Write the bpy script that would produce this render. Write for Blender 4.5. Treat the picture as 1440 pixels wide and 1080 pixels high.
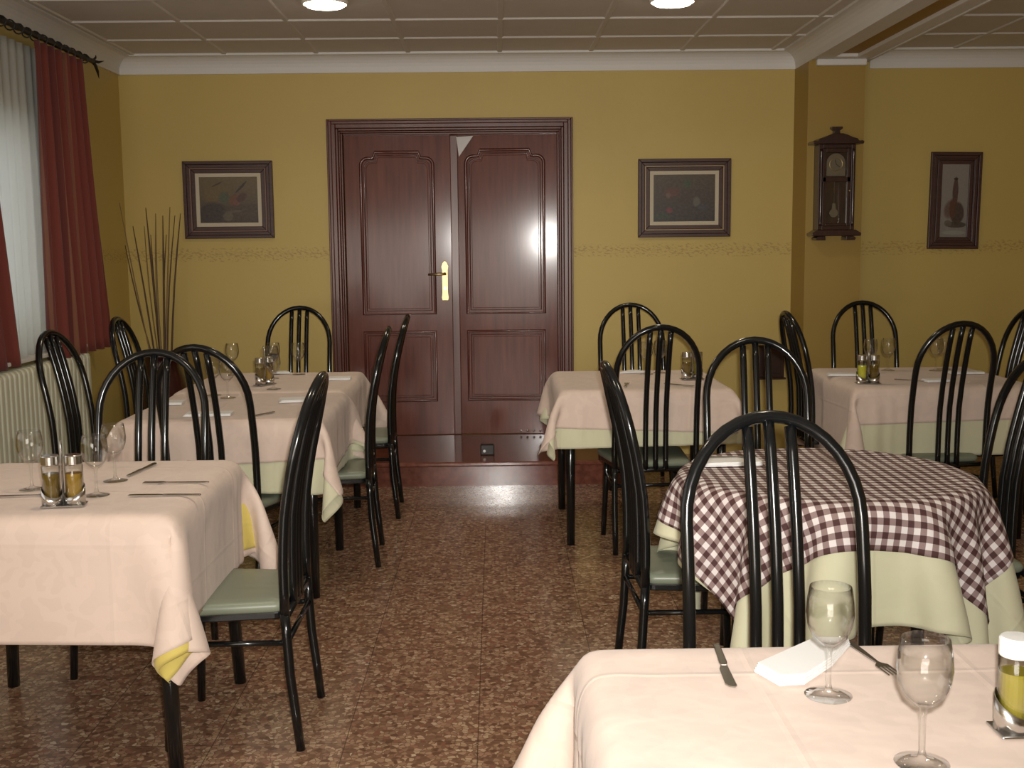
import bpy, bmesh, math, random
import numpy as np
from mathutils import Vector, Matrix
random.seed(7)
PI = math.pi
for o in list(bpy.data.objects): bpy.data.objects.remove(o)
SC = bpy.context.scene
COL = SC.collection

# ------------------------------------------------------------------ camera
CAM_H = 1.42
FPX = 1610.0
def cam_axes():
    vx = (697.0-720)/FPX; vy = -(343.0-540)/FPX; roll = .012
    Y = np.array([vx, vy, 1.0]); Y /= np.linalg.norm(Y)
    Z = np.array([-math.sin(roll), math.cos(roll), 0.0]); Z -= Y*Z.dot(Y); Z /= np.linalg.norm(Z)
    X = np.cross(Y, Z)
    if X[0] < 0: X = -X
    return np.stack([X, Y, Z], 1)
CM = cam_axes()
cd = bpy.data.cameras.new('camera'); cam = bpy.data.objects.new('camera', cd); COL.objects.link(cam)
r, u, f = CM[0], CM[1], CM[2]
m = Matrix(((r[0], u[0], -f[0], 0), (r[1], u[1], -f[1], 0), (r[2], u[2], -f[2], CAM_H), (0, 0, 0, 1)))
cam.matrix_world = m
cd.sensor_fit = 'HORIZONTAL'; cd.sensor_width = 36.0; cd.lens = FPX/1440*36.0; cd.clip_start = .02
SC.camera = cam
def unz(x, y, z):
    d = CM.T@np.array([(x-720)/FPX, -(y-540)/FPX, 1.]); t = (z-CAM_H)/d[2]
    p = d*t; return (p[0], p[1], z)

# ------------------------------------------------------------------ view, world, lights
SC.view_settings.view_transform = 'Standard'; SC.view_settings.look = 'None'
SC.view_settings.exposure = 0.0; SC.view_settings.gamma = 1.0
SC.view_settings.use_curve_mapping = False
w = bpy.data.worlds.new('sky'); SC.world = w; w.use_nodes = True
w.node_tree.nodes['Background'].inputs[0].default_value = (.80, .88, 1.0, 1)
w.node_tree.nodes['Background'].inputs[1].default_value = 1.2

def area(name, loc, rot, sx, sy, power, color):
    l = bpy.data.lights.new(name, 'AREA'); l.shape = 'RECTANGLE'; l.size = sx; l.size_y = sy
    l.energy = power; l.color = color
    o = bpy.data.objects.new(name, l); o.location = loc; o.rotation_euler = rot; COL.objects.link(o); return o
# flash of the camera that took the picture
fl = bpy.data.lights.new('camera_flash', 'AREA'); fl.shape = 'DISK'; fl.size = .04; fl.energy = 30; fl.spread = math.radians(88); fl.color = (1, .97, .92)
fo = bpy.data.objects.new('camera_flash', fl); fo.matrix_world = Matrix.Translation((.03, .02, .05)) @ m; COL.objects.link(fo)
# added fills behind the camera and along the left wall, then the window's daylight
area('front_fill', (-1.05, -2.85, 1.02), (math.radians(90), 0, 0), 2.6, 1.5, 84, (1, .93, .84))
area('side_fill', (-2.36, 2.3, 1.55), (0, math.radians(-90), 0), 1.3, 2.2, 8, (.96, .97, 1))
area('window_daylight', (-2.75, 5.2, 1.6), (0, math.radians(-90), 0), 1.5, 1.9, 14, (.95, .97, 1))

# ------------------------------------------------------------------ materials
def mat(name, col=(.5, .5, .5), rough=.5, metal=0.0, coat=0.0, **kw):
    M = bpy.data.materials.new(name); M.use_nodes = True
    b = M.node_tree.nodes['Principled BSDF']
    b.inputs['Base Color'].default_value = (*col, 1); b.inputs['Roughness'].default_value = rough
    b.inputs['Metallic'].default_value = metal; b.inputs['Coat Weight'].default_value = coat
    b.inputs['Coat Roughness'].default_value = kw.get('coat_rough', .1)
    if 'spec' in kw: b.inputs['Specular IOR Level'].default_value = kw['spec']
    if 'trans' in kw: b.inputs['Transmission Weight'].default_value = kw['trans']
    if 'sheen' in kw: b.inputs['Sheen Weight'].default_value = kw['sheen']
    return M
class NB:
    """small node builder"""
    def __init__(s, M): s.t = M.node_tree; s.b = s.t.nodes['Principled BSDF']
    def n(s, typ, **p):
        x = s.t.nodes.new(typ)
        for k, v in p.items(): setattr(x, k, v)
        return x
    def l(s, a, b): s.t.links.new(a, b)
    def put(s, sock, v):
        if isinstance(v, bpy.types.NodeSocket): s.l(v, sock)
        elif isinstance(v, (tuple, list)) and len(v) == 3 and sock.type == 'RGBA': sock.default_value = (*v, 1)
        else: sock.default_value = v
    def math(s, op, a, b=0.0, c=0.0):
        x = s.n('ShaderNodeMath', operation=op); s.put(x.inputs[0], a); s.put(x.inputs[1], b); s.put(x.inputs[2], c); return x.outputs[0]
    def mix(s, f, a, b, typ='MIX'):
        x = s.n('ShaderNodeMix', data_type='RGBA', blend_type=typ); s.put(x.inputs[0], f); s.put(x.inputs[6], a); s.put(x.inputs[7], b); return x.outputs[2]
    def noise(s, vec, scale, detail=3, rough=.5):
        x = s.n('ShaderNodeTexNoise'); x.inputs['Scale'].default_value = scale; x.inputs['Detail'].default_value = detail
        x.inputs['Roughness'].default_value = rough
        if vec is not None: s.l(vec, x.inputs['Vector'])
        return x.outputs['Fac']
    def ramp(s, fac, stops):
        x = s.n('ShaderNodeValToRGB'); s.l(fac, x.inputs[0]); e = x.color_ramp.elements
        while len(e) < len(stops): e.new(.5)
        for k, (p, c) in enumerate(stops): e[k].position = p; e[k].color = (*c, 1)
        return x.outputs[0]
    def pos(s): return s.n('ShaderNodeNewGeometry').outputs['Position']
    def obj(s): return s.n('ShaderNodeTexCoord').outputs['Object']
    def uv(s): return s.n('ShaderNodeTexCoord').outputs['UV']
    def sep(s, v):
        x = s.n('ShaderNodeSeparateXYZ'); s.l(v, x.inputs[0]); return x.outputs
    def comb(s, a, b, c=0.0):
        x = s.n('ShaderNodeCombineXYZ'); s.put(x.inputs[0], a); s.put(x.inputs[1], b); s.put(x.inputs[2], c); return x.outputs[0]
    def scale(s, v, sc):
        x = s.n('ShaderNodeMapping'); s.l(v, x.inputs[0]); x.inputs['Scale'].default_value = sc; return x.outputs[0]
    def bump(s, h, strength=.3, dist=.01):
        x = s.n('ShaderNodeBump'); x.inputs['Strength'].default_value = strength; x.inputs['Distance'].default_value = dist
        s.l(h, x.inputs['Height']); s.l(x.outputs[0], s.b.inputs['Normal'])
    def color(s, c): s.l(c, s.b.inputs['Base Color'])

def wall_mat(name, col):
    M = mat(name, col, .55); N = NB(M); p = N.pos(); X, Y, Z = N.sep(p)
    n1 = N.noise(p, 1.3, 4); base = N.mix(n1, tuple(c*.93 for c in col), tuple(c*1.07 for c in col))
    h = N.math('ADD', X, Y)
    zz = N.math('SUBTRACT', Z, 1.368); az = N.math('ABSOLUTE', zz)
    band = N.math('LESS_THAN', az, .046)
    v = N.comb(N.math('ADD', N.math('MULTIPLY', h, 46.0), N.math('MULTIPLY', Z, 30.0)), N.math('MULTIPLY', Z, 85.0))
    nn = N.noise(v, 1.0, 3, .55)
    big = N.math('ADD', N.math('SINE', N.math('MULTIPLY', h, 2*PI/.17)), N.math('SINE', N.math('MULTIPLY', h, 2*PI/.39)))
    arc = N.math('SUBTRACT', .036, N.math('ABSOLUTE', N.math('SUBTRACT', zz, N.math('MULTIPLY', big, .006))))
    g_ = N.n('ShaderNodeMapRange'); N.l(N.math('ADD', N.math('MULTIPLY', N.math('SUBTRACT', nn, .52), .55), arc), g_.inputs[0]); g_.inputs[1].default_value = .0; g_.inputs[2].default_value = .07
    fac = N.math('MULTIPLY', g_.outputs[0], N.math('MULTIPLY', band, .50))
    c = N.mix(fac, base, (.28, .16, .05)); N.color(c)
    N.bump(N.noise(p, 45, 3), .12, .004)
    return M
M_wall = wall_mat('mustard_wall_paint', (.56, .415, .125))
M_white = mat('white_plaster', (.72, .70, .66), .6)
M_ceil = mat('ceiling_tile', (.62, .58, .53), .7)
N = NB(M_ceil); N.color(N.mix(N.noise(N.pos(), 9, 4), (.60, .56, .515), (.66, .62, .57)))
M_bar = mat('ceiling_batten', (.62, .58, .53), .6)
M_ochre = mat('ochre_strip', (.33, .19, .035), .6)

M_floor = mat('terrazzo', rough=.16, spec=.45); N = NB(M_floor); p = N.pos(); X, Y, Z = N.sep(p)
vec = N.comb(N.math('ADD', X, N.math('MULTIPLY', N.noise(p, 60, 2), .012)), N.math('ADD', Y, N.math('MULTIPLY', N.noise(p, 57, 2), .012)))
def voro(scale, feat='F1'):
    x = N.n('ShaderNodeTexVoronoi', feature=feat); x.inputs['Scale'].default_value = scale; N.l(vec, x.inputs['Vector']); return x
v1 = voro(62); rnd = N.sep(v1.outputs['Color'])[0]
chip = N.ramp(rnd, [(0, (.11, .055, .034)), (.24, (.23, .125, .078)), (.48, (.38, .235, .145)), (.74, (.60, .43, .28)), (.93, (.27, .10, .065)), (1, (.76, .60, .42))])
edge = voro(62, 'DISTANCE_TO_EDGE').outputs['Distance']
matrix = N.math('LESS_THAN', edge, .0035*62*.28)
c = N.mix(matrix, chip, (.20, .11, .068))
c = N.mix(N.math('MULTIPLY', N.noise(p, 260, 2), .40), c, (.15, .084, .05))
c = N.mix(.08, c, (.30, .13, .07))
T = .381
def seam(co, off):
    a = N.math('PINGPONG', N.math('SUBTRACT', co, off), T/2)
    return N.math('LESS_THAN', a, .0016)
sm = N.math('MAXIMUM', seam(X, -.068), seam(Y, .10))
c = N.mix(N.math('MULTIPLY', sm, .7), c, (.05, .03, .02)); N.color(c)
N.l(N.math('ADD', N.math('MULTIPLY', N.noise(p, 5, 3), .14), .10), N.b.inputs['Roughness'])

def wood(name, c0, c1, rough, coat=.6, axis='z', cr=.12, sc=1.0):
    M = mat(name, c0, rough, coat=coat, coat_rough=cr); N = NB(M)
    s = {'z': (14*sc, 14*sc, 1.1*sc), 'x': (1.1*sc, 14*sc, 14*sc), 'y': (14*sc, 1.1*sc, 14*sc)}[axis]
    v = N.scale(N.pos(), s); n = N.noise(v, 2.2, 6, .62)
    c = N.ramp(n, [(.28, c0), (.5, tuple((a+b)/2 for a, b in zip(c0, c1))), (.72, c1)]); N.color(c)
    N.bump(n, .06, .002); return M
M_door = wood('varnished_mahogany', (.082, .019, .010), (.165, .046, .025), .42, .36, 'z', .13)
M_door.node_tree.nodes['Principled BSDF'].inputs['Specular IOR Level'].default_value = .15
M_doorframe = wood('mahogany_frame', (.070, .015, .009), (.125, .031, .018), .32, .5, 'z', .14)
M_clock = wood('dark_clock_wood', (.020, .007, .005), (.045, .015, .010), .35, .5, 'z', .15, 3)
M_frame = wood('picture_frame_wood', (.040, .014, .011), (.075, .028, .020), .5, .2, 'x', .3, 2)
M_step = mat('polished_red_stone', (.13, .035, .024), .14, spec=.5); N = NB(M_step)
c = N.ramp(N.noise(N.pos(), 30, 4), [(.3, (.11, .034, .022)), (.7, (.20, .068, .042))]); N.color(c)
M_black = mat('black_enamel', (.0050, .0056, .0060), .18, spec=.5, coat=.12, coat_rough=.08)
M_seat = mat('grey_green_vinyl', (.205, .225, .165), .38, spec=.4); N = NB(M_seat); N.bump(N.noise(N.obj(), 160, 2), .12, .001)
M_tabletop = mat('dark_laminate', (.06, .035, .025), .4)
M_steel = mat('brushed_steel', (.62, .61, .59), .22, 1.0)
M_cutlery = mat('stainless_cutlery', (.42, .40, .37), .25, 1.0)
M_brass = mat('polished_brass', (.55, .42, .20), .38, 1.0)
M_silver = mat('clock_dial_metal', (.36, .36, .34), .28, .95)
M_iron = mat('black_wrought_iron', (.012, .011, .010), .5)
def thin_glass(name, tint=(.993, .996, .993)):
    M = bpy.data.materials.new(name); M.use_nodes = True; t = M.node_tree; t.nodes.clear()
    o = t.nodes.new('ShaderNodeOutputMaterial'); g = t.nodes.new('ShaderNodeBsdfGlossy'); g.inputs['Roughness'].default_value = .015
    tr = t.nodes.new('ShaderNodeBsdfTransparent'); tr.inputs[0].default_value = (*tint, 1); lw = t.nodes.new('ShaderNodeLayerWeight'); lw.inputs[0].default_value = .5
    pw = t.nodes.new('ShaderNodeMath'); pw.operation = 'POWER'; pw.inputs[1].default_value = 2.6
    ma = t.nodes.new('ShaderNodeMath'); ma.operation = 'MULTIPLY_ADD'; ma.inputs[1].default_value = .85; ma.inputs[2].default_value = .045; ma.use_clamp = True
    mx = t.nodes.new('ShaderNodeMixShader'); t.links.new(lw.outputs['Facing'], pw.inputs[0])
    p2 = t.nodes.new('ShaderNodeMath'); p2.operation = 'POWER'; p2.inputs[1].default_value = 5.0; t.links.new(lw.outputs['Facing'], p2.inputs[0])
    mc = t.nodes.new('ShaderNodeMix'); mc.data_type = 'RGBA'; mc.inputs[6].default_value = (*tint, 1); mc.inputs[7].default_value = (.30, .32, .31, 1); t.links.new(p2.outputs[0], mc.inputs[0]); t.links.new(mc.outputs[2], tr.inputs[0]); t.links.new(pw.outputs[0], ma.inputs[0]); t.links.new(ma.outputs[0], mx.inputs[0]); t.links.new(tr.outputs[0], mx.inputs[1]); t.links.new(g.outputs[0], mx.inputs[2]); t.links.new(mx.outputs[0], o.inputs[0])
    return M
M_glass = thin_glass('clear_glass')
M_oil = mat('olive_oil', (.22, .18, .02), .12, spec=.5)
M_vinegar = mat('dark_vinegar', (.12, .075, .012), .12, spec=.5)
M_amber = mat('amber_oil', (.26, .155, .022), .12, spec=.5)
M_lemon = mat('yellow_oil', (.50, .48, .04), .15, spec=.5)
M_cap = mat('white_plastic_cap', (.80, .79, .76), .3)
M_napkin = mat('white_napkin_paper', (.80, .79, .77), .8)
M_mat = mat('cream_mount', (.56, .49, .36), .7)
M_radiator = mat('cream_radiator_enamel', (.70, .68, .52), .4)
M_emit = mat('lamp_diffuser', (1, .95, .85), .5); b_ = M_emit.node_tree.nodes['Principled BSDF']
b_.inputs['Emission Color'].default_value = (1, .93, .80, 1); b_.inputs['Emission Strength'].default_value = 16
M_ring = mat('white_lamp_ring', (.8, .75, .65), .4)
M_vase = mat('dark_red_vase_glaze', (.045, .010, .009), .25, coat=.4)
M_reed = mat('dried_reed', (.085, .045, .025), .6); M_reed2 = mat('tan_reed', (.22, .145, .06), .6)
M_patch = mat('pale_glossy_patch', (.55, .52, .50), .25)

def cloth_mat(name, col, rough=.75, damask=.25, crease=True):
    M = mat(name, col, rough, sheen=.15, spec=.3); N = NB(M); uv = N.uv(); U, V, _ = N.sep(uv)
    fl = N.noise(N.scale(uv, (11, 11, 1)), 1.0, 2, .5)
    pat = N.math('GREATER_THAN', N.math('ABSOLUTE', N.math('SUBTRACT', fl, .5)), .055)
    N.color(N.mix(N.math('MULTIPLY', pat, damask), col, tuple(c*.86 for c in col)))
    h = N.math('MULTIPLY', N.noise(uv, 7, 3), 1.0)
    if crease:
        for co in (U, V):
            a = N.math('PINGPONG', co, .175)
            h = N.math('ADD', h, N.math('MULTIPLY', N.math('MAXIMUM', N.math('SUBTRACT', 1.0, N.math('MULTIPLY', a, 110.0)), 0.0), .18))
    N.bump(h, .5, .012)
    return M
M_pink = cloth_mat('pale_pink_tablecloth', (.67, .53, .445))
M_yellow = cloth_mat('yellow_undercloth', (.62, .50, .13), damask=.1)
M_cream = cloth_mat('cream_undercloth', (.60, .58, .40), damask=.1)
M_check = mat('brown_white_gingham', (.8, .8, .8), .8); N = NB(M_check); U, V, _ = N.sep(N.uv())
P_ = .034
su = N.math('LESS_THAN', N.math('FRACT', N.math('DIVIDE', U, P_)), .5); sv = N.math('LESS_THAN', N.math('FRACT', N.math('DIVIDE', V, P_)), .5)
sm = N.math('ADD', su, sv)
N.color(N.ramp(N.math('DIVIDE', sm, 2.0), [(0, (.72, .66, .64)), (.49, (.27, .19, .18)), (1, (.062, .022, .020))]))
N.bump(N.noise(N.uv(), 300, 1), .1, .001)

M_sheer = mat('white_sheer', (.62, .62, .57), .9)
nt = M_sheer.node_tree; tr = nt.nodes.new('ShaderNodeBsdfTranslucent'); tr.inputs[0].default_value = (.85, .86, .84, 1)
mx = nt.nodes.new('ShaderNodeMixShader'); mx.inputs[0].default_value = .45
nt.links.new(nt.nodes['Principled BSDF'].outputs[0], mx.inputs[1]); nt.links.new(tr.outputs[0], mx.inputs[2]); nt.links.new(mx.outputs[0], nt.nodes['Material Output'].inputs[0])
M_curtain = mat('rust_red_curtain', (.20, .032, .022), .85, sheen=.2); N = NB(M_curtain); U, V, _ = N.sep(N.uv())
s1 = N.math('LESS_THAN', N.math('PINGPONG', N.math('SUBTRACT', U, .055), .115), .010)
s2 = N.math('LESS_THAN', N.math('PINGPONG', N.math('SUBTRACT', U, .03), .115), .028)
c = N.mix(N.math('MULTIPLY', s2, .5), (.175, .032, .020), (.085, .016, .016)); c = N.mix(N.math('MULTIPLY', s1, .55), c, (.30, .13, .06)); N.color(c)

# ------------------------------------------------------------------ mesh helpers
def tag(o, label=None, cat=None, group=None, kind=None):
    if label: o['label'] = label
    if cat: o['category'] = cat
    if group: o['group'] = group
    if kind: o['kind'] = kind
    return o
def empty(name, loc=(0, 0, 0), rz=0.0):
    o = bpy.data.objects.new(name, None); COL.objects.link(o); o.location = loc; o.rotation_euler = (0, 0, rz); o.empty_display_size = .05; return o
def link(name, bm, M, parent=None, smooth=False, bevel=0, loc=None, seg=2):
    me = bpy.data.meshes.new(name)
    bmesh.ops.recalc_face_normals(bm, faces=bm.faces); bm.to_mesh(me); bm.free()
    for mm in (M if isinstance(M, (list, tuple)) else [M]): me.materials.append(mm)
    o = bpy.data.objects.new(name, me); COL.objects.link(o)
    if parent: o.parent = parent
    if loc: o.location = loc
    if smooth:
        for p in me.polygons: p.use_smooth = True
    if bevel:
        b = o.modifiers.new('bevel', 'BEVEL'); b.width = bevel; b.segments = seg; b.limit_method = 'ANGLE'; b.angle_limit = math.radians(40)
    return o
def NBM(): return bmesh.new()
def box(bm, x0, x1, y0, y1, z0, z1):
    v = [bm.verts.new(p) for p in ((x0, y0, z0), (x1, y0, z0), (x1, y1, z0), (x0, y1, z0), (x0, y0, z1), (x1, y0, z1), (x1, y1, z1), (x0, y1, z1))]
    for q in ((3, 2, 1, 0), (4, 5, 6, 7), (0, 1, 5, 4), (1, 2, 6, 5), (2, 3, 7, 6), (3, 0, 4, 7)): bm.faces.new([v[i] for i in q])
    return v
def tube(bm, pts, rad, n=10, closed=False, flat=1.0, up=Vector((0, 0, 1))):
    pts = [Vector(p) for p in pts]; k = len(pts); rings = []
    rr = rad if isinstance(rad, (list, tuple)) else [rad]*k
    prev = None
    for i in range(k):
        a = pts[(i-1) % k] if (closed or i > 0) else pts[i]; b = pts[(i+1) % k] if (closed or i < k-1) else pts[i]
        t = (b-a).normalized()
        if prev is None:
            ref = up if abs(t.dot(up)) < .95 else Vector((0, 1, 0)) if abs(t.y) < .9 else Vector((1, 0, 0))
            x = ref.cross(t).normalized()
        else:
            x = (prev-t*prev.dot(t)).normalized()
        prev = x; y = t.cross(x)
        rings.append([bm.verts.new(pts[i]+x*(rr[i]*math.cos(2*PI*j/n))+y*(rr[i]*flat*math.sin(2*PI*j/n))) for j in range(n)])
    rng = range(k) if closed else range(k-1)
    for i in rng:
        A, B = rings[i], rings[(i+1) % k]
        for j in range(n): bm.faces.new((A[j], A[(j+1) % n], B[(j+1) % n], B[j]))
    if not closed:
        bm.faces.new(rings[0][::-1]); bm.faces.new(rings[-1])
def lathe(bm, prof, n=24, cx=0, cy=0, cz=0):
    rings = []
    for r_, z_ in prof:
        if r_ < 1e-5: rings.append([bm.verts.new((cx, cy, cz+z_))])
        else: rings.append([bm.verts.new((cx+r_*math.cos(2*PI*j/n), cy+r_*math.sin(2*PI*j/n), cz+z_)) for j in range(n)])
    for A, B in zip(rings[:-1], rings[1:]):
        if len(A) == 1 and len(B) == 1: continue
        for j in range(n):
            a, b = A[j % len(A)], A[(j+1) % len(A)]; c, d = B[(j+1) % len(B)], B[j % len(B)]
            vs = []
            for q in (a, b, c, d):
                if q not in vs: vs.append(q)
            if len(vs) > 2: bm.faces.new(vs)
def prism(bm, poly, d0, d1, axis='y'):
    """outline poly [(a,b)] in the plane, extruded from d0 to d1 along axis"""
    def P(a, b, d): return {'y': (a, d, b), 'x': (d, a, b), 'z': (a, b, d)}[axis]
    A = [bm.verts.new(P(a, b, d0)) for a, b in poly]; B = [bm.verts.new(P(a, b, d1)) for a, b in poly]
    n = len(poly); bm.faces.new(A); bm.faces.new(B[::-1])
    for i in range(n): bm.faces.new((A[i], B[i], B[(i+1) % n], A[(i+1) % n]))
def rounded(w, d, r, n=5, cx=0, cy=0):
    out = []
    for sx, sy, a0 in ((1, 1, 0), (-1, 1, 90), (-1, -1, 180), (1, -1, 270)):
        for i in range(n+1):
            a = math.radians(a0+90*i/n); out.append((cx+sx*(w/2-r)+r*math.cos(a), cy+sy*(d/2-r)+r*math.sin(a)))
    return out
def struct(name, bm, M, parent=None, **k):
    o = link(name, bm, M, parent, **k); o['kind'] = 'structure'; return o

# ------------------------------------------------------------------ the room
WY = 7.6; XL = -2.42; XR = 4.2; YB = -3.0; ZC = 2.64
bm = NBM(); box(bm, XL-.1, XR+.1, YB-.1, WY+.1, -.1, 0); struct('floor', bm, M_floor)
bm = NBM(); box(bm, XL-.1, XR+.1, YB-.1, WY+.1, ZC, ZC+.1); struct('ceiling', bm, M_ceil)
bm = NBM(); box(bm, XL-.1, -.99, WY, WY+.2, 0, ZC); box(bm, .415, XR+.1, WY, WY+.2, 0, ZC); box(bm, -.99, .415, WY, WY+.2, 2.135, ZC); box(bm, -.99, .415, WY, WY+.2, 0, .148); box(bm, -.99, .415, WY+.12, WY+.2, .148, 2.135); struct('wall_back', bm, M_wall)
bm = NBM(); box(bm, XR, XR+.12, YB, WY, 0, ZC); struct('wall_right', bm, M_wall)
bm = NBM(); box(bm, XL-.1, XR+.1, YB-.12, YB, 0, ZC); struct('wall_front', bm, M_wall)
WY0, WY1, WZ0, WZ1 = 4.35, 6.05, .95, 2.05      # window opening in the left wall
bm = NBM()
box(bm, XL-.25, XL, YB, WY0, 0, ZC); box(bm, XL-.25, XL, WY1, WY, 0, ZC); box(bm, XL-.25, XL, WY0, WY1, 0, WZ0); box(bm, XL-.25, XL, WY0, WY1, WZ1, ZC)
struct('wall_left', bm, M_wall)
wd = empty('window_1', (XL-.14, (WY0+WY1)/2, WZ0)); wd['kind'] = 'structure'
bm = NBM(); hw = (WY1-WY0)/2; hh = WZ1-WZ0
for a, b, c_, d in ((-hw, -hw+.06, 0, hh), (hw-.06, hw, 0, hh), (-.04, .04, .06, hh-.06)): box(bm, -.03, .03, a, b, c_, d)
box(bm, -.03, .03, -hw+.06, hw-.06, 0, .06); box(bm, -.03, .03, -hw+.06, hw-.06, hh-.06, hh)
link('window_frame', bm, M_white, wd, bevel=.004)
for s in (-1, 1):
    bm = NBM(); a, b = sorted((s*.04, s*(hw-.06))); box(bm, -.004, .004, a, b, .06, hh-.06); link('pane', bm, M_glass, wd)
# pilaster at the right, dark-toned like the wall
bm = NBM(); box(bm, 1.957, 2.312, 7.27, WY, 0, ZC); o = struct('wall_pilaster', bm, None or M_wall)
# the pilaster has no stencilled frieze
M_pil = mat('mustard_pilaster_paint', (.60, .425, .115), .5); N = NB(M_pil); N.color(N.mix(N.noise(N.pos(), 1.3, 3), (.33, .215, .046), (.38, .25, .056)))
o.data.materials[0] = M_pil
# ceiling battens (one grid)
bm = NBM(); P1 = .583; P2 = .565
x = .04
xs = [x+P1*i for i in range(-5, 8) if XL+.05 < x+P1*i < XR-.05]
ys = [7.00-P2*i for i in range(0, 18) if 7.0-P2*i > YB+.05]
def batten(bm, x0, x1, y0, y1, along):
    w = .018
    if along == 'x': pf = [(y0-w, ZC), (y0-w*.6, ZC-.009), (y0+w*.6, ZC-.009), (y0+w, ZC)]; prism(bm, pf, x0, x1, 'x')
    else: pf = [(x0-w, ZC), (x0-w*.6, ZC-.0085), (x0+w*.6, ZC-.0085), (x0+w, ZC)]; prism(bm, pf, y0, y1, 'y')
for yy in ys:
    batten(bm, XL+.1, 1.86, yy, yy, 'x'); batten(bm, 2.45, XR-.1, yy, yy, 'x')
for xx in xs:
    if 1.84 < xx < 2.47: continue
    batten(bm, xx, xx, YB+.02, WY-.1, 'y')
struct('trim_1', bm, M_bar)
# cornices: cove profile
def cove(sz=.11, n=6, steps=True):
    pts = [(0, 0), (0, -sz*1.05), (sz*.12, -sz*1.05)]
    for i in range(n+1):
        a = PI/2*i/n; pts.append((sz*.12+(sz*.80)*(1-math.cos(a)), -sz*.92+(sz*.80)*math.sin(a)))
    pts += [(sz*1.0, -sz*.12), (sz*1.0, 0)]
    return pts
k = 2
def cornice(axis, wall, sign, a0, a1, M=M_white, sz=.11):
    global k
    bm = NBM(); pf = [(wall+sign*p, ZC+q) for p, q in cove(sz)]
    prism(bm, pf, a0, a1, 'x' if axis == 'x' else 'y'); struct('trim_%d' % k, bm, M); k += 1
cornice('x', WY, -1, XL+.0, 1.957)
cornice('x', WY, -1, 2.44, XR)
cornice('y', XL, 1, YB, WY)
cornice('y', XR, -1, YB, WY)
cornice('y', 1.968, -1, YB, 7.6)
cornice('y', 2.335, 1, YB, 7.6, sz=.105)
# boxed beam with a recessed ochre strip
bm = NBM(); ZB = 2.535
box(bm, 1.968, 2.10, YB, 7.6, ZB, ZC); box(bm, 2.235, 2.335, YB, 7.6, ZB, ZC); box(bm, 2.10, 2.235, 7.17, 7.6, ZB, ZC)
struct('ceiling_beam', bm, M_white, bevel=.006)
bm = NBM(); box(bm, 2.10, 2.235, YB, 7.17, ZB+.02, ZC); struct('beam_strip', bm, M_ochre)
bm = NBM(); box(bm, 2.0, 2.312, 7.235, 7.27, 2.495, ZB); struct('trim_%d' % k, bm, M_white, bevel=.008); k += 1
# stone step in front of the double door
bm = NBM(); pf = [(6.655, 0), (6.655, .118), (6.625, .122), (6.618, .130), (6.618, .144), (6.625, .150), (7.6, .150), (7.6, 0)]
prism(bm, pf, -1.45, .86, 'x'); struct('floor_step', bm, M_step)

# ------------------------------------------------------------------ double door
bm = NBM()
def jamb_profile(bm, x0, x1, z1, inner, depth):
    # three nested stepped frames give the moulded architrave
    pass
FX0, FX1, FZ = -1.089, .51, 2.232
LX0, LX1, LZ = -.985, .412, 2.132
steps = [(0.0, .030), (.014, .046), (.034, .058), (.062, .050), (.078, .036), (.090, .028)]
for i, (off, dep) in enumerate(steps):
    nxt = steps[i+1][0] if i+1 < len(steps) else .1035
    a0, a1 = FX0+off, FX0+nxt; b0, b1 = FX1-nxt, FX1-off; t0, t1 = FZ-nxt, FZ-off
    box(bm, a0, a1, WY-dep, WY, .15, t1); box(bm, b0, b1, WY-dep, WY, .15, t1); box(bm, a1, b0, WY-dep, WY, t0, t1)
struct('trim_%d' % k, bm, M_doorframe, bevel=.004); k += 1
def shaped_panel(x0, x1, z0, z1, shaped):
    """outline of a door panel; the upper one has notched ogee shoulders"""
    if not shaped: return [(x0, z0), (x1, z0), (x1, z1), (x0, z1)]
    s = .085; out = [(x0, z0), (x1, z0), (x1, z1-s)]
    for i in range(1, 7):
        a = PI/2*i/6; out.append((x1-s*.55*(1-math.cos(a))*1.0, z1-s+s*.55*math.sin(a)))
    out.append((x1-s*.95, z1-s*.45))
    out.append((x1-s*1.1, z1))
    out.append((x0+s*1.1, z1)); out.append((x0+s*.95, z1-s*.45))
    for i in range(6, -1, -1):
        a = PI/2*i/6; out.append((x0+s*.55*(1-math.cos(a)), z1-s+s*.55*math.sin(a)))
    return out
def scale_poly(pl, d):
    cx = sum(p[0] for p in pl)/len(pl); xs_ = [p[0] for p in pl]; zs_ = [p[1] for p in pl]
    cx = (min(xs_)+max(xs_))/2; cz = (min(zs_)+max(zs_))/2; hx = (max(xs_)-min(xs_))/2; hz = (max(zs_)-min(zs_))/2
    return [(cx+(x-cx)*(hx-d)/hx, cz+(z-cz)*(hz-d)/hz) for x, z in pl]
def leaf(name, xa, xb, hinge, rz, panels):
    root = empty(name, (hinge, WY+.012, .152), rz); root['kind'] = 'structure'
    w0, w1 = xa-hinge, xb-hinge
    bm = NBM(); box(bm, w0, w1, -.020, .010, 0, LZ-.152); link('leaf', bm, M_door, root, bevel=.003)
    for (x0, x1, z0, z1, sh) in panels:
        pl = shaped_panel(x0-hinge, x1-hinge, z0-.152, z1-.152, sh)
        bm = NBM(); tube(bm, [(a, -.022, b) for a, b in pl], .0105, 8, closed=True)
        pl2 = scale_poly(pl, .022); tube(bm, [(a, -.0205, b) for a, b in pl2], .0055, 6, closed=True)
        link('panel_moulding', bm, M_doorframe, root, smooth=True)
        bm = NBM(); pl3 = scale_poly(pl, .034); prism(bm, pl3, -.026, -.018, 'y'); link('panel', bm, M_door, root, bevel=.003)
    return root
L = leaf('door_1', -.983, -.290, -.983, math.radians(1.3), [(-.875, -.405, .965, 2.02, True), (-.875, -.405, .385, .845, False)])
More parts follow.
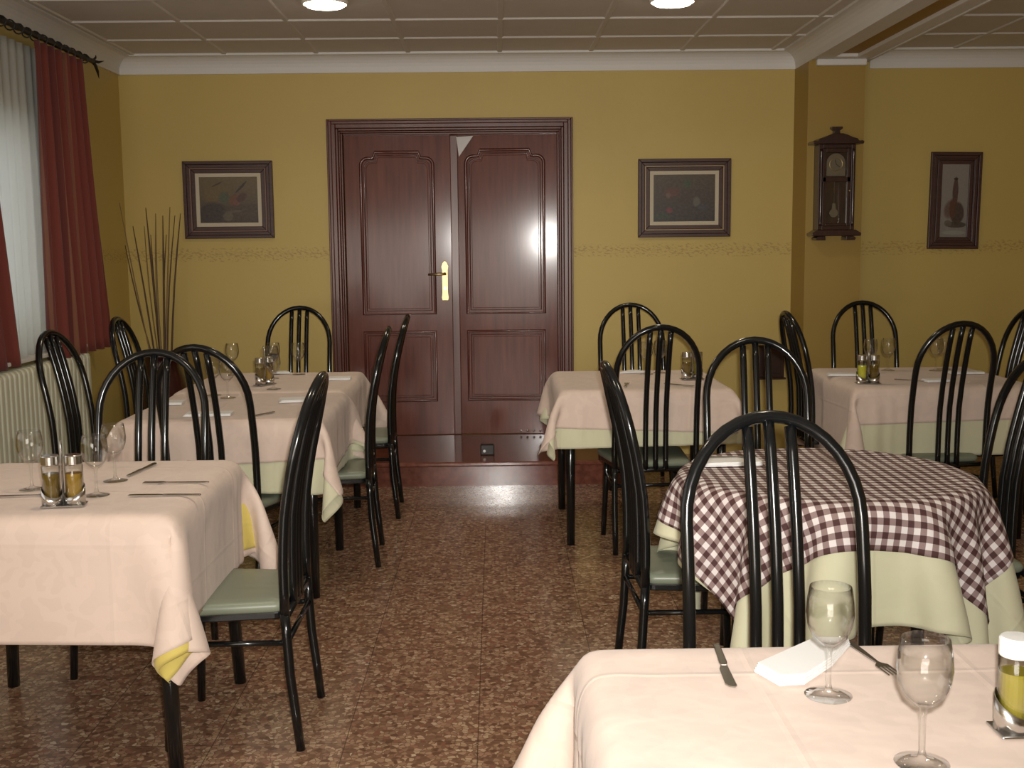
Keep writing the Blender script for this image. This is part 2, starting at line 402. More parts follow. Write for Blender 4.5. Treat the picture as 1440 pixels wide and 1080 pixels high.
Rr = leaf('door_2', -.286, .408, .408, math.radians(-2.5), [(-.190, .320, .965, 2.03, True), (-.190, .320, .385, .845, False)])
bm = NBM(); prism(bm, [(-.313-.408+.022, .0), (-.286-.408+.045, .0), (-.286-.408+.045, 1.975), (-.313-.408+.022, 1.975)], -.034, -.02, 'y'); link('meeting_strip', bm, M_doorframe, Rr, bevel=.004)
bm = NBM(); prism(bm, [(-.655, 1.962), (-.545, 1.968), (-.640, 1.835)], -.038, -.034, 'y'); tag(link('pale_patch', bm, M_patch, Rr), 'pale triangular patch at the top of the right leaf')  # flat pale triangle laid on the leaf for a bright patch
for q in (.158, .200, .243, .286):
    bm = NBM(); bmesh.ops.create_uvsphere(bm, u_segments=10, v_segments=8, radius=.009); link('bright_dot', bm, M_steel, Rr, smooth=True, loc=(q-.408, -.024, .022))  # row of small steel beads for the bright dots low on the leaf
# handle on the left leaf
hp = empty('door_handle', (.645, -.022, .90)); hp.parent = L
bm = NBM(); pts = []
ol = [(-.020, 0), (.020, 0), (.024, .02), (.020, .05), (.020, .20), (.025, .225), (.014, .25), (0, .262), (-.014, .25), (-.025, .225), (-.020, .20), (-.020, .05), (-.024, .02)]
prism(bm, ol, -.006, 0, 'y'); link('backplate', bm, M_brass, hp, bevel=.002)
bm = NBM(); tube(bm, [(0, -.004, .175), (0, -.045, .175), (-.012, -.05, .175), (-.11, -.048, .172)], [.011, .009, .010, .007], 10); link('lever', bm, M_brass, hp, smooth=True)
bm = NBM(); lathe(bm, [(0, -.001), (.009, -.001), (.009, .004), (0, .004)], 12)
bmesh.ops.rotate(bm, verts=bm.verts, cent=(0, 0, 0), matrix=Matrix.Rotation(PI/2, 3, 'X')); link('lock_cylinder', bm, M_steel, hp, loc=(0, -.008, .08))
# little door stop on the step
t = empty('door_stop', (-.065, 6.86, .150)); tag(t, 'small dark block with a white dot lying on the red stone step', 'door stop')
bm = NBM(); box(bm, -.042, .042, -.03, .03, 0, .062); link('block', bm, mat('dark_rubber', (.02, .014, .012), .5), t, bevel=.006)
bm = NBM(); lathe(bm, [(0, 0), (.009, 0), (.008, .005), (0, .006)], 12); bmesh.ops.rotate(bm, verts=bm.verts, cent=(0, 0, 0), matrix=Matrix.Rotation(PI/2, 3, 'X'))
link('bright_dot', bm, M_cap, t, loc=(-.018, -.030, .026))  # white disc for the small bright dot on the block

# ------------------------------------------------------------------ ceiling lights
def ceiling_lamp(x, y, label):
    t = empty('ceiling_light', (x, y, ZC)); tag(t, label, 'ceiling light', 'round lamps in the ceiling')
    bm = NBM(); lathe(bm, [(.116, 0), (.118, -.012), (.114, -.022), (.108, -.024), (.106, -.012), (.106, 0)], 36); link('ring', bm, M_ring, t, smooth=True)
    bm = NBM(); lathe(bm, [(0, -.042), (.05, -.040), (.09, -.034), (.106, -.020), (.106, -.004), (0, -.004)], 36); link('diffuser', bm, M_emit, t, smooth=True)
    l = bpy.data.lights.new('ceiling_bulb', 'AREA'); l.shape = 'DISK'; l.size = .18; l.energy = 4; l.color = (1, .86, .62); l.spread = math.radians(150)
    lo = bpy.data.objects.new('ceiling_bulb', l); lo.location = (x, y, ZC-.05); COL.objects.link(lo)
ceiling_lamp(-.84, 5.93, 'round glowing ceiling lamp above the left long table')
ceiling_lamp(.905, 5.94, 'round glowing ceiling lamp above the right wall picture')
for x_, y_, lb in ((-.845, 3.2, 'unseen round ceiling lamp added over the front left table, nearer the camera'), (.918, 3.2, 'round ceiling lamp over the checked round table')): ceiling_lamp(x_, y_, lb)  # this row is out of view, added for its light

# ------------------------------------------------------------------ curtains, rod, radiator
RX = -2.30
t = empty('curtain_rod', (RX, 5.6, 2.485)); tag(t, 'black wrought iron curtain rod with leaf finial on left wall', 'curtain rod')
bm = NBM(); n = 60; tube(bm, [(0, -1.7+i*(2.88/n), 0) for i in range(n+1)], [.015+.003*math.sin(i*2.2) for i in range(n+1)], 8); link('rod', bm, M_iron, t, smooth=True)
bm = NBM()
tube(bm, [(0, 1.17, 0), (.0, 1.20, .01), (0, 1.235, .028), (0, 1.24, .045)], [.010, .008, .006, .001], 6)
tube(bm, [(0, 1.17, 0), (.0, 1.22, -.015), (0, 1.255, -.045), (0, 1.275, -.085)], [.010, .010, .009, .001], 6)
tube(bm, [(0, 1.17, 0), (.02, 1.22, 0), (.045, 1.24, .01)], [.010, .008, .001], 6); link('finial', bm, M_iron, t, smooth=True)
for yb in (-1.1, 1.08):
    bm = NBM(); tube(bm, [(0, yb, 0), (-.06, yb, -.03), (-.118, yb, -.04)], .007, 8); box(bm, -.119, -.112, yb-.02, yb+.02, -.09, .02); link('bracket', bm, M_iron, t)
for i in range(26):
    yr = -1.45+i*.1
    if abs(yr-1.08) < .03 or abs(yr+1.1) < .03: yr += .04
    bm = NBM(); tube(bm, [(.0+.024*math.cos(a), yr, -.006+.024*math.sin(a)) for a in [2*PI*j/12 for j in range(12)]], .0035, 6, closed=True); link('ring', bm, M_iron, t, smooth=True)
def curtain(name, yt0, yt1, yb0, yb1, zt, zb, x0, amp, folds, M, label, width, phase=0.0):
    nu, nv = folds*12, 24; bm = NBM(); uvl = bm.loops.layers.uv.new('UVMap'); V = []; UV = {}
    for j in range(nv+1):
        v = j/nv; row = []
        for i in range(nu+1):
            uu = i/nu; e = v**1.15
            y = (yt0*(1-e)+yb0*e)*(1-uu)+(yt1*(1-e)+yb1*e)*uu
            ph = uu*folds*2*PI+phase+.5*math.sin(v*2.2+uu*5)
            x = x0+amp*(.55+.6*v)*math.sin(ph)+amp*.25*math.sin(2.3*ph+1)*v
            y += amp*.35*math.cos(ph*1.0)*(.5+v*.5)
            vv = bm.verts.new((x, y, zt+(zb-zt)*v)); row.append(vv); UV[vv] = (uu*width, v)
        V.append(row)
    for j in range(nv):
        for i in range(nu):
            fc = bm.faces.new((V[j][i], V[j][i+1], V[j+1][i+1], V[j+1][i]))
            for lp in fc.loops: lp[uvl].uv = UV[lp.vert]
    o = link(name, bm, M, smooth=True); sd = o.modifiers.new('s', 'SOLIDIFY'); sd.thickness = .002
    tag(o, label, 'curtain'); return o
curtain('curtain', 5.93, 6.62, 5.90, 6.80, 2.46, .845, RX, .036, 7, M_curtain, 'rust red striped curtain drawn at the far side of the window', .9)
curtain('curtain', 4.35, 5.26, 4.35, 5.44, 2.46, .865, RX, .034, 6, M_curtain, 'rust red curtain cut off by the left edge of the picture', .85, 1.0)
curtain('sheer_curtain', 4.6, 6.16, 4.6, 6.16, 2.44, .86, RX-.060, .015, 17, M_sheer, 'thin white net curtain glowing with daylight', 1.5)
t = empty('radiator', (XL+.02, 5.0, 0)); tag(t, 'cream ribbed radiator under the window', 'radiator')
nsec = 27
for i in range(nsec):
    y = -.02+i*.054; bm = NBM()
    pf = rounded(.095, .71, .03, 4, .0, .0); prism(bm, [(.072+a, .49+b) for a, b in pf], y, y+.045, 'y')
    link('rib', bm, M_radiator, t, bevel=.008)
bm = NBM()
for z in (.20, .78): tube(bm, [(.07, -.03, z), (.07, nsec*.054-.02, z)], .02, 10)
link('header_pipe', bm, M_radiator, t, smooth=True)
bm = NBM()
for yy in (.1, 1.3): box(bm, .05, .09, yy, yy+.03, 0, .16)
link('foot', bm, M_radiator, t)
bm = NBM(); box(bm, XL, XL+.125, WY0-.05, 6.46, .868, .888); struct('trim_%d' % k, bm, M_white, bevel=.004); k += 1

# ------------------------------------------------------------------ pictures, clock, wall box
def painting_mat(name, bg_top, bg_bot, blobs):
    M = mat(name, bg_top, .45); N = NB(M); U, V, _ = N.sep(N.uv())
    nz = N.noise(N.uv(), 9, 4); c = N.mix(V, bg_bot, bg_top)
    for (cx, cy, rx, ry, ang, col, soft) in blobs:
        dx = N.math('SUBTRACT', N.math('ADD', U, N.math('MULTIPLY', N.math('SUBTRACT', nz, .5), .05)), cx); dy = N.math('SUBTRACT', V, cy); a = math.radians(ang)
        ex = N.math('DIVIDE', N.math('ADD', N.math('MULTIPLY', dx, math.cos(a)), N.math('MULTIPLY', dy, math.sin(a))), rx)
        ey = N.math('DIVIDE', N.math('SUBTRACT', N.math('MULTIPLY', dy, math.cos(a)), N.math('MULTIPLY', dx, math.sin(a))), ry)
        d = N.math('ADD', N.math('MULTIPLY', ex, ex), N.math('MULTIPLY', ey, ey))
        g = N.n('ShaderNodeMapRange'); N.l(d, g.inputs[0]); g.inputs[1].default_value = 1.0; g.inputs[2].default_value = max(.05, 1-soft); g.inputs[3].default_value = 0; g.inputs[4].default_value = .9
        c = N.mix(g.outputs[0], c, col)
    N.color(N.mix(.25, c, N.ramp(N.noise(N.uv(), 22, 4), [(.35, (.02, .015, .01)), (.7, (.14, .11, .07))])))
    return M
def quad_uv(x0, x1, z0, z1, y):
    bm = NBM(); uvl = bm.loops.layers.uv.new('UVMap'); ps = [(x0, y, z0, 0, 0), (x1, y, z0, 1, 0), (x1, y, z1, 1, 1), (x0, y, z1, 0, 1)]
    f_ = [bm.verts.new(p[:3]) for p in ps]; b_ = [bm.verts.new((p[0], y+.006, p[2])) for p in ps]
    fc = bm.faces.new(f_)
    for lp, p in zip(fc.loops, ps): lp[uvl].uv = p[3:]
    bm.faces.new(b_[::-1])
    for i in range(4): bm.faces.new((f_[i], b_[i], b_[(i+1) % 4], f_[(i+1) % 4]))
    return bm
def mitred(x0, x1, z0, z1, w, y0, y1, bm=None):
    bm = bm or NBM(); o = [(x0, z0), (x1, z0), (x1, z1), (x0, z1)]; i_ = [(x0+w, z0+w), (x1-w, z0+w), (x1-w, z1-w), (x0+w, z1-w)]
    for k_ in range(4):
        j = (k_+1) % 4; poly = [o[k_], o[j], i_[j], i_[k_]]; prism(bm, poly, y0, y1, 'y')
    return bm
def picture(cx, cz, w, h, y, label, art, mats, tilt=0.0, mount=True):
    t = empty('framed_picture', (cx, y, cz-h/2)); t.rotation_euler = (0, tilt, 0); tag(t, label, 'picture')
    X0, X1, Z0, Z1 = -w/2, w/2, 0, h
    bm = mitred(X0, X1, Z0, Z1, .022, -.030, -.001); mitred(X0+.022, X1-.022, Z0+.022, Z1-.022, .022, -.022, -.001, bm)
    mitred(X0+.052, X1-.052, Z0+.052, Z1-.052, .026, -.018, -.001, bm); link('frame', bm, M_frame, t, bevel=.003)
    bm = mitred(X0+.044, X1-.044, Z0+.044, Z1-.044, .008, -.026, -.001); link('frame_bead', bm, mats[0], t, bevel=.002)
    q = .078
    if mount:
        bm = mitred(X0+q, X1-q, Z0+q, Z1-q, .024, -.014, -.001); link('mount', bm, M_mat, t); q += .024
    link('canvas', quad_uv(X0+q, X1-q, Z0+q, Z1-q, -.009), art, t)
M_bead = mat('worn_bronze_bead', (.20, .12, .09), .4); M_beadg = mat('gilt_bead', (.36, .27, .16), .4, .3)
art1 = painting_mat('still_life_with_lute', (.165, .12, .05), (.05, .03, .02), [
    (.30, .62, .28, .28, 0, (.17, .11, .035), .8), (.22, .22, .30, .26, 20, (.030, .018, .020), .5), (.75, .30, .4, .12, 5, (.07, .045, .028), .6),
    (.42, .55, .12, .16, 0, (.06, .085, .05), .7), (.60, .50, .11, .15, -35, (.17, .055, .025), .5), (.72, .55, .08, .13, -30, (.07, .025, .02), .5),
    (.72, .78, .022, .17, -38, (.015, .012, .010), .3), (.62, .42, .07, .06, 0, (.19, .06, .05), .7), (.48, .14, .10, .12, 0, (.13, .105, .06), .5), (.30, .84, .12, .02, 30, (.03, .02, .01), .5), (.60, .25, .16, .03, 5, (.14, .10, .07), .6)])
art2 = painting_mat('dark_fruit_still_life', (.085, .06, .035), (.030, .022, .026), [
    (.55, .80, .09, .12, 0, (.045, .075, .035), .7), (.30, .62, .16, .12, 10, (.12, .035, .025), .7), (.24, .56, .05, .07, 0, (.16, .10, .07), .6),
    (.26, .24, .06, .07, 0, (.20, .03, .05), .6), (.50, .45, .10, .10, 0, (.05, .03, .02), .6), (.70, .42, .07, .13, 0, (.13, .12, .10), .7), (.15, .12, .16, .09, 0, (.03, .05, .03), .6), (.80, .3, .1, .1, 0, (.05, .05, .06), .6)])
art3 = painting_mat('bottle_still_life', (.33, .29, .26), (.27, .26, .24), [
    (.62, .33, .28, .17, 0, (.045, .02, .016), .35), (.53, .62, .115, .22, 0, (.075, .028, .02), .3), (.53, .80, .09, .02, 0, (.02, .01, .01), .3), (.34, .38, .24, .14, 10, (.14, .08, .06), .6),
    (.45, .40, .14, .15, 0, (.11, .035, .022), .5), (.60, .17, .42, .045, 0, (.05, .04, .03), .3), (.30, .19, .16, .05, 0, (.15, .12, .09), .5), (.55, .06, .5, .03, 0, (.33, .34, .30), .4)])
picture(-1.738, 1.723, .582, .500, WY, 'dark framed still life with a lute on the yellow wall, left of the door', art1, (M_bead,))
picture(1.241, 1.706, .608, .508, WY, 'dark framed fruit still life on the yellow wall, right of the door', art2, (M_beadg,))
picture(3.020, 1.671, .335, .630, WY, 'tall narrow framed picture of a dark bottle, right of the clock', art3, (M_frame,), math.radians(.8), mount=False)
# the tall one has a narrower moulding
# wall clock
t = empty('wall_clock', (2.118, 7.27, 1.425)); tag(t, 'dark wooden pendulum wall clock hanging on the pilaster', 'clock')
D = -.105
bm = NBM(); box(bm, -.115, .115, -.012, 0, .06, .585); box(bm, -.115, -.088, D, 0, .06, .585); box(bm, .088, .115, D, 0, .06, .585); box(bm, -.088, .088, D, 0, .06, .085); box(bm, -.088, .088, D, 0, .56, .585); link('case', bm, M_clock, t, bevel=.003)
bm = NBM()
cr = [(-.155, .585), (.155, .585), (.160, .598), (.150, .606), (.128, .603), (.118, .618), (.09, .624), (.055, .640), (.028, .648), (-.028, .648), (-.055, .640), (-.09, .624), (-.118, .618), (-.128, .603), (-.150, .606), (-.160, .598)]
prism(bm, cr, D-.025, 0, 'y'); link('crown', bm, M_clock, t, bevel=.004)
bm = NBM(); prism(bm, [(-.020, .648), (.020, .648), (.016, .668), (.034, .680), (.034, .692), (-.034, .692), (-.034, .680), (-.016, .668)], D+.01, D+.06, 'y'); link('finial', bm, M_clock, t, bevel=.003)
bm = NBM(); prism(bm, [(-.120, .060), (-.132, .052), (-.155, .040), (-.152, .022), (.152, .022), (.155, .040), (.132, .052), (.120, .060)], D-.025, 0, 'y'); link('base', bm, M_clock, t, bevel=.004)
for s in (-1, 1):
    bm = NBM(); prism(bm, [(s*.062, -.004), (s*.120, -.004), (s*.126, .010), (s*.110, .022), (s*.066, .022)], D-.01, -.01, 'y'); link('foot', bm, M_clock, t, bevel=.003)
    bm = NBM(); lathe(bm, [(0, 0), (.010, 0), (.012, .02), (.007, .035), (.009, .07), (.009, .38), (.007, .42), (.012, .45), (.010, .47), (0, .47)], 10); link('column', bm, M_clock, t, smooth=True, loc=(s*.100, D-.006, .085))
bm = NBM(); box(bm, -.088, .088, D+.002, D+.018, .355, .385)
for s in (-1, 1): box(bm, s*.076-.010, s*.076+.010, D+.002, D+.018, .085, .56)
box(bm, -.066, .066, D+.002, D+.018, .085, .100); box(bm, -.066, .066, D+.002, D+.018, .535, .56); link('door_frame', bm, M_clock, t, bevel=.002)
def arch_poly(w, h0, h1, n=14): return [(-w, h0), (w, h0)]+[(w*math.cos(a), h1-w+w*math.sin(a)) for a in [PI*i/n for i in range(n+1)]]
bm = NBM(); prism(bm, arch_poly(.058, .392, .530), D+.024, D+.028, 'y'); dl = link('dial', bm, M_silver, t)
bm = NBM(); tube(bm, [(.040*math.cos(a), D+.022, .464+.040*math.sin(a)) for a in [2*PI*i/28 for i in range(28)]], .003, 6, closed=True); link('chapter_ring', bm, M_brass, dl, smooth=True)
bm = NBM(); tube(bm, [(0, D+.020, .464), (-.006, D+.020, .492)], .0018, 6); tube(bm, [(0, D+.018, .464), (.022, D+.018, .446)], .0018, 6); link('hands', bm, M_iron, dl)
bm = NBM(); tube(bm, [(0, D+.05, .36), (0, D+.05, .18)], .002, 6); prism(bm, [(-.008, .225), (.008, .225), (.014, .180), (-.014, .180)], D+.048, D+.052, 'y')
prism(bm, [(.026*math.cos(a), .165+.026*math.sin(a)) for a in [2*PI*i/24 for i in range(24)]], D+.046, D+.054, 'y'); link('pendulum', bm, M_silver, t)
bm = NBM(); box(bm, -.067, .067, D+.006, D+.008, .10, .535); link('glass_panel', bm, M_glass, t)
bm = NBM(); bmesh.ops.create_uvsphere(bm, u_segments=12, v_segments=8, radius=.007); link('knob', bm, M_brass, t, smooth=True, loc=(.080, D-.006, .300))
# dark box low on the wall
t = empty('wall_box', (1.825, WY, .505)); tag(t, 'small dark wooden wall box low on the yellow wall behind a chair', 'wall box')
bm = NBM(); box(bm, -.085, .085, -.055, 0, .012, .222); link('body', bm, M_clock, t, bevel=.006)
bm = NBM(); box(bm, -.095, .095, -.065, 0, 0, .014); box(bm, -.095, .095, -.065, 0, .218, .232); link('rim', bm, M_clock, t, bevel=.004)
bm = NBM(); box(bm, -.060, .060, -.060, -.055, .04, .19); link('door_panel', bm, M_clock, t, bevel=.002)

# ------------------------------------------------------------------ vase and reeds
vx, vy = -2.10, 7.18
bm = NBM(); pr = [(0, 0), (.085, 0), (.095, .02), (.10, .10), (.13, .30), (.145, .46), (.135, .60), (.110, .68), (.112, .74), (.128, .765), (.120, .765), (.104, .735), (.100, .68), (.12, .58), (.13, .46), (.115, .30), (.088, .10), (.08, .03), (0, .03)]
lathe(bm, pr, 36); o = link('floor_vase', bm, M_vase, smooth=True, loc=(vx, vy, 0)); tag(o, 'dark red floor vase standing in the far left corner', 'vase')
tips = [(168, 285, .55), (187, 318, .9), (205, 292, 1.2), (212, 330, .6), (219, 300, 1.3), (229, 303, 1.2), (239, 291, .8), (246, 303, .7), (254, 300, 1.0), (203, 318, .6), (234, 330, .7), (176, 345, .6)]
tips.sort(); ordn = ['leftmost', 'second from the left', 'third from the left', 'fourth from the left', 'fifth from the left', 'sixth from the left', 'sixth from the right', 'fifth from the right', 'fourth from the right', 'third from the right', 'second from the right', 'rightmost']
for i, (px, py, th) in enumerate(tips):
    yy = 7.12+.11*((i*37) % 7)/6
    d_ = CM.T@np.array([(px-720)/FPX, -(py-540)/FPX, 1.]); tt = yy/d_[1]; tip = Vector((d_[0]*tt, yy, d_[2]*tt+CAM_H))
    a = 2*PI*i/12+.3; foot = Vector((vx-.05*math.cos(i*.9), vy+.04*math.sin(a), .04))
    mid_x = vx+(tip.x-vx)*.38; mid = Vector((max(vx-.09, min(vx+.09, mid_x)), vy+.03*math.sin(a), .76)); bow = Vector((random.uniform(-.012, .012), 0, 0))
    p = [foot, mid]+[mid.lerp(tip, s_)+bow*math.sin(PI*s_) for s_ in (.25, .5, .75)]+[tip]
    bm = NBM(); tube(bm, p, [.0052*th+.001, .005*th+.001, .0045*th+.001, .004*th+.001, .0035*th+.001, .002], 6)
    o = link('dried_reed', bm, M_reed if i % 3 else M_reed2, smooth=True); tag(o, 'thin dried reed standing in the floor vase, %s' % ordn[i], 'reed', 'dried reeds in the floor vase')

# ------------------------------------------------------------------ chairs
PZ = [0, .12, .22, .41, .53, .65, .77, .89, .98, 1.05]
PB = [.210, .198, .187, .177, .177, .182, .200, .227, .251, .275]     # how far the back stands behind the seat centre
def bk(z): return -float(np.interp(z, PZ, PB))
HW = .190; TOP = 1.046; TR = .0140
def arch_pts():
    L_ = []; zs = [.395, .46, .53, .60, .67, .74, .80]; spring = TOP-HW*1.12
    for z in zs: L_.append((z, -HW))
    out = [(bk(z), u_, z) for z, u_ in L_]
    for i in range(0, 19):
        a = PI*i/18; z = spring+HW*1.12*math.sin(a); out.append((bk(z), -HW*math.cos(a), z))
    out += [(bk(z), HW, z) for z in reversed(zs)]
    return out
def make_chair():
    root = empty('dining_chair')
    bm = NBM(); tube(bm, arch_pts(), TR, 12); link('back_frame', bm, M_black, root, smooth=True)
    for s in (-1, 1):
        bm = NBM(); zz = [.40, .33, .22, .12, .0]; tube(bm, [(bk(z), s*(HW+.004*(.4-z)), z) for z in zz], [TR, TR, TR, TR*.97, TR*.93], 12); link('leg', bm, M_black, root, smooth=True)
        bm = NBM(); tube(bm, [(.150, s*.165, .385), (.152, s*.168, .30), (.165, s*.180, .0)], [TR, TR, TR*.9], 12); link('leg', bm, M_black, root, smooth=True)
    for u_ in (-.047, 0, .047):
        zs = [.385+i*(TOP-.012-.385-(.010 if u_ else 0))/12 for i in range(13)]
        bm = NBM(); tube(bm, [(bk(z), u_, z) for z in zs], .0125, 10); link('slat', bm, M_black, root, smooth=True)
    bm = NBM()
    pl = seat_outline(-.165, .205, .155, .200); prism(bm, pl, .372, .394, 'z'); link('seat_frame', bm, M_black, root, bevel=.004)
    bm = NBM(); tube(bm, [(bk(.385), -HW, .385), (bk(.385), HW, .385)], .011, 8)
    link('back_rail', bm, M_black, root, smooth=True)
    bm = NBM(); top = seat_outline(-.160, .210, .160, .203)
    lay = [(.394, 0.0), (.400, .006), (.412, .009), (.422, .004), (.4275, -.010), (.429, -.05), (.430, -.12)]; rings = []
    cx = .025
    for z, gro in lay:
        rings.append([bm.verts.new((cx+(a-cx)*(1+gro/.19), b*(1+gro/.19), z)) for a, b in top])
    n = len(top)
    for A, B in zip(rings[:-1], rings[1:]):
        for i in range(n): bm.faces.new((A[i], A[(i+1) % n], B[(i+1) % n], B[i]))
    bm.faces.new(rings[0][::-1]); bm.faces.new(rings[-1]); link('seat', bm, M_seat, root, smooth=True)
    for s in (-1, 1):
        bm = NBM(); tube(bm, [(bk(.315), s*HW, .315), (.152, s*.168, .305)], .0085, 8); link('stretcher', bm, M_black, root, smooth=True)
    bm = NBM(); tube(bm, [(bk(.315), -HW, .315), (bk(.315), HW, .315)], .0085, 8); link('stretcher', bm, M_black, root, smooth=True)
    return root
def seat_outline(x0, x1, hw0, hw1, r=.045):
    """trapezoid, narrow at the back, with round corners"""
    P = [(x0, -hw0), (x1, -hw1), (x1, hw1), (x0, hw0)]; out = []; n = 4
    for i in range(4):
        a, b, c = Vector(P[i-1]), Vector(P[i]), Vector(P[(i+1) % 4]); d1 = (a-b).normalized(); d2 = (c-b).normalized()
        rr = r if P[i][0] > 0 else r*.5
        p0, p1 = b+d1*rr, b+d2*rr
        for j in range(n+1):
            s = j/n; q = p0*(1-s)**2+b*2*s*(1-s)+p1*s*s; out.append((q.x, q.y))
    return out
chair0 = make_chair(); first = [True]
def copy_tree(o, parent=None):
    c = o.copy(); COL.objects.link(c); c.parent = parent
    for ch in list(o.children): copy_tree(ch, c)
    return c
def chair(x, y, deg, label):
    c = chair0 if first[0] else copy_tree(chair0); first[0] = False
    c.location = (x, y, 0); c.rotation_euler = (0, 0, math.radians(deg)); tag(c, label, 'chair', 'black dining chairs with arched backs')
    return c
chair(-.780, 3.30, 180, 'black arched chair with grey seat at the right side of the front left table')
chair(-1.235, 3.84, -91, 'black arched chair at the far side of the front left table, facing the camera')
chair(-1.07, 4.56, 76, 'black arched chair, back to the camera, at the near end of the left long table')
chair(-1.735, 5.12, -6, 'black arched chair by the radiator, nearer one on the left of the long table')
chair(-1.745, 6.10, 0, 'black arched chair near the reeds, farther one on the left of the long table')
chair(-1.215, 6.74, -93, 'black arched chair at the far end of the left long table, left of the door')
chair(-.758, 5.14, 183, 'nearer of two black chairs on the right side of the left long table')
chair(-.742, 6.05, 182, 'farther of two black chairs right of the left long table, before the door')
chair(.82, 6.66, -88, 'black arched chair behind the right middle table, against the yellow wall')
chair(.705, 5.33, 95, 'black arched chair with its back to the camera in front of the right middle table')
chair(.607, 3.52, 2, 'black arched chair at the left side of the checked round table')
chair(.975, 4.07, -92, 'black arched chair behind the checked round table, facing the camera')
chair(1.785, 5.98, 2, 'narrow-looking black chair at the left end of the far right table')
chair(2.21, 6.62, -90, 'black arched chair behind the far right table, below the clock')
chair(2.04, 5.34, 99, 'black arched chair with its back to the camera in front of the far right table')
chair(1.455, 3.58, 180, 'black arched chair at the right side of the checked round table')
chair(2.53, 5.98, 179, 'black chair at the right edge of the picture, beyond the far right table')
chair(.600, 2.155, -86, 'big nearest black arched chair between the front right table and the round table')

# ------------------------------------------------------------------ tables
def square_table(x, y, w, d, h, label, splay=.0, rz=0):
    t = empty('dining_table', (x, y, 0), rz); tag(t, label, 'table')
    bm = NBM(); box(bm, -w/2, w/2, -d/2, d/2, h-.028, h); link('tabletop', bm, M_tabletop, t, bevel=.004)
    bm = NBM(); a, b = w/2-.05, d/2-.05
    box(bm, -a, a, -b-.012, -b+.012, h-.09, h-.028); box(bm, -a, a, b-.012, b+.012, h-.09, h-.028); box(bm, -a-.012, -a+.012, -b+.012, b-.012, h-.09, h-.028); box(bm, a-.012, a+.012, -b+.012, b-.012, h-.09, h-.028)
    link('apron', bm, M_black, t)
    for sx in (-1, 1):
        for sy in (-1, 1):
            bm = NBM(); tube(bm, [(sx*(w/2-.045), sy*(d/2-.045), h-.028), (sx*(w/2-.045+splay), sy*(d/2-.045+splay), 0)], [.024, .019], 14); link('leg', bm, M_black, t, smooth=True)
    return t
def round_table(x, y, R_, h, label):
    t = empty('round_table', (x, y, 0)); tag(t, label, 'table')
    bm = NBM(); lathe(bm, [(0, h-.028), (R_-.004, h-.028), (R_, h-.022), (R_, h-.006), (R_-.004, h), (0, h)], 48); link('tabletop', bm, M_tabletop, t)
    for i in range(4):
        a = PI/4+PI/2*i; bm = NBM(); tube(bm, [(math.cos(a)*R_*.66, math.sin(a)*R_*.66, h-.028), (math.cos(a)*R_*.72, math.sin(a)*R_*.72, 0)], .018, 12); link('leg', bm, M_black, t, smooth=True)
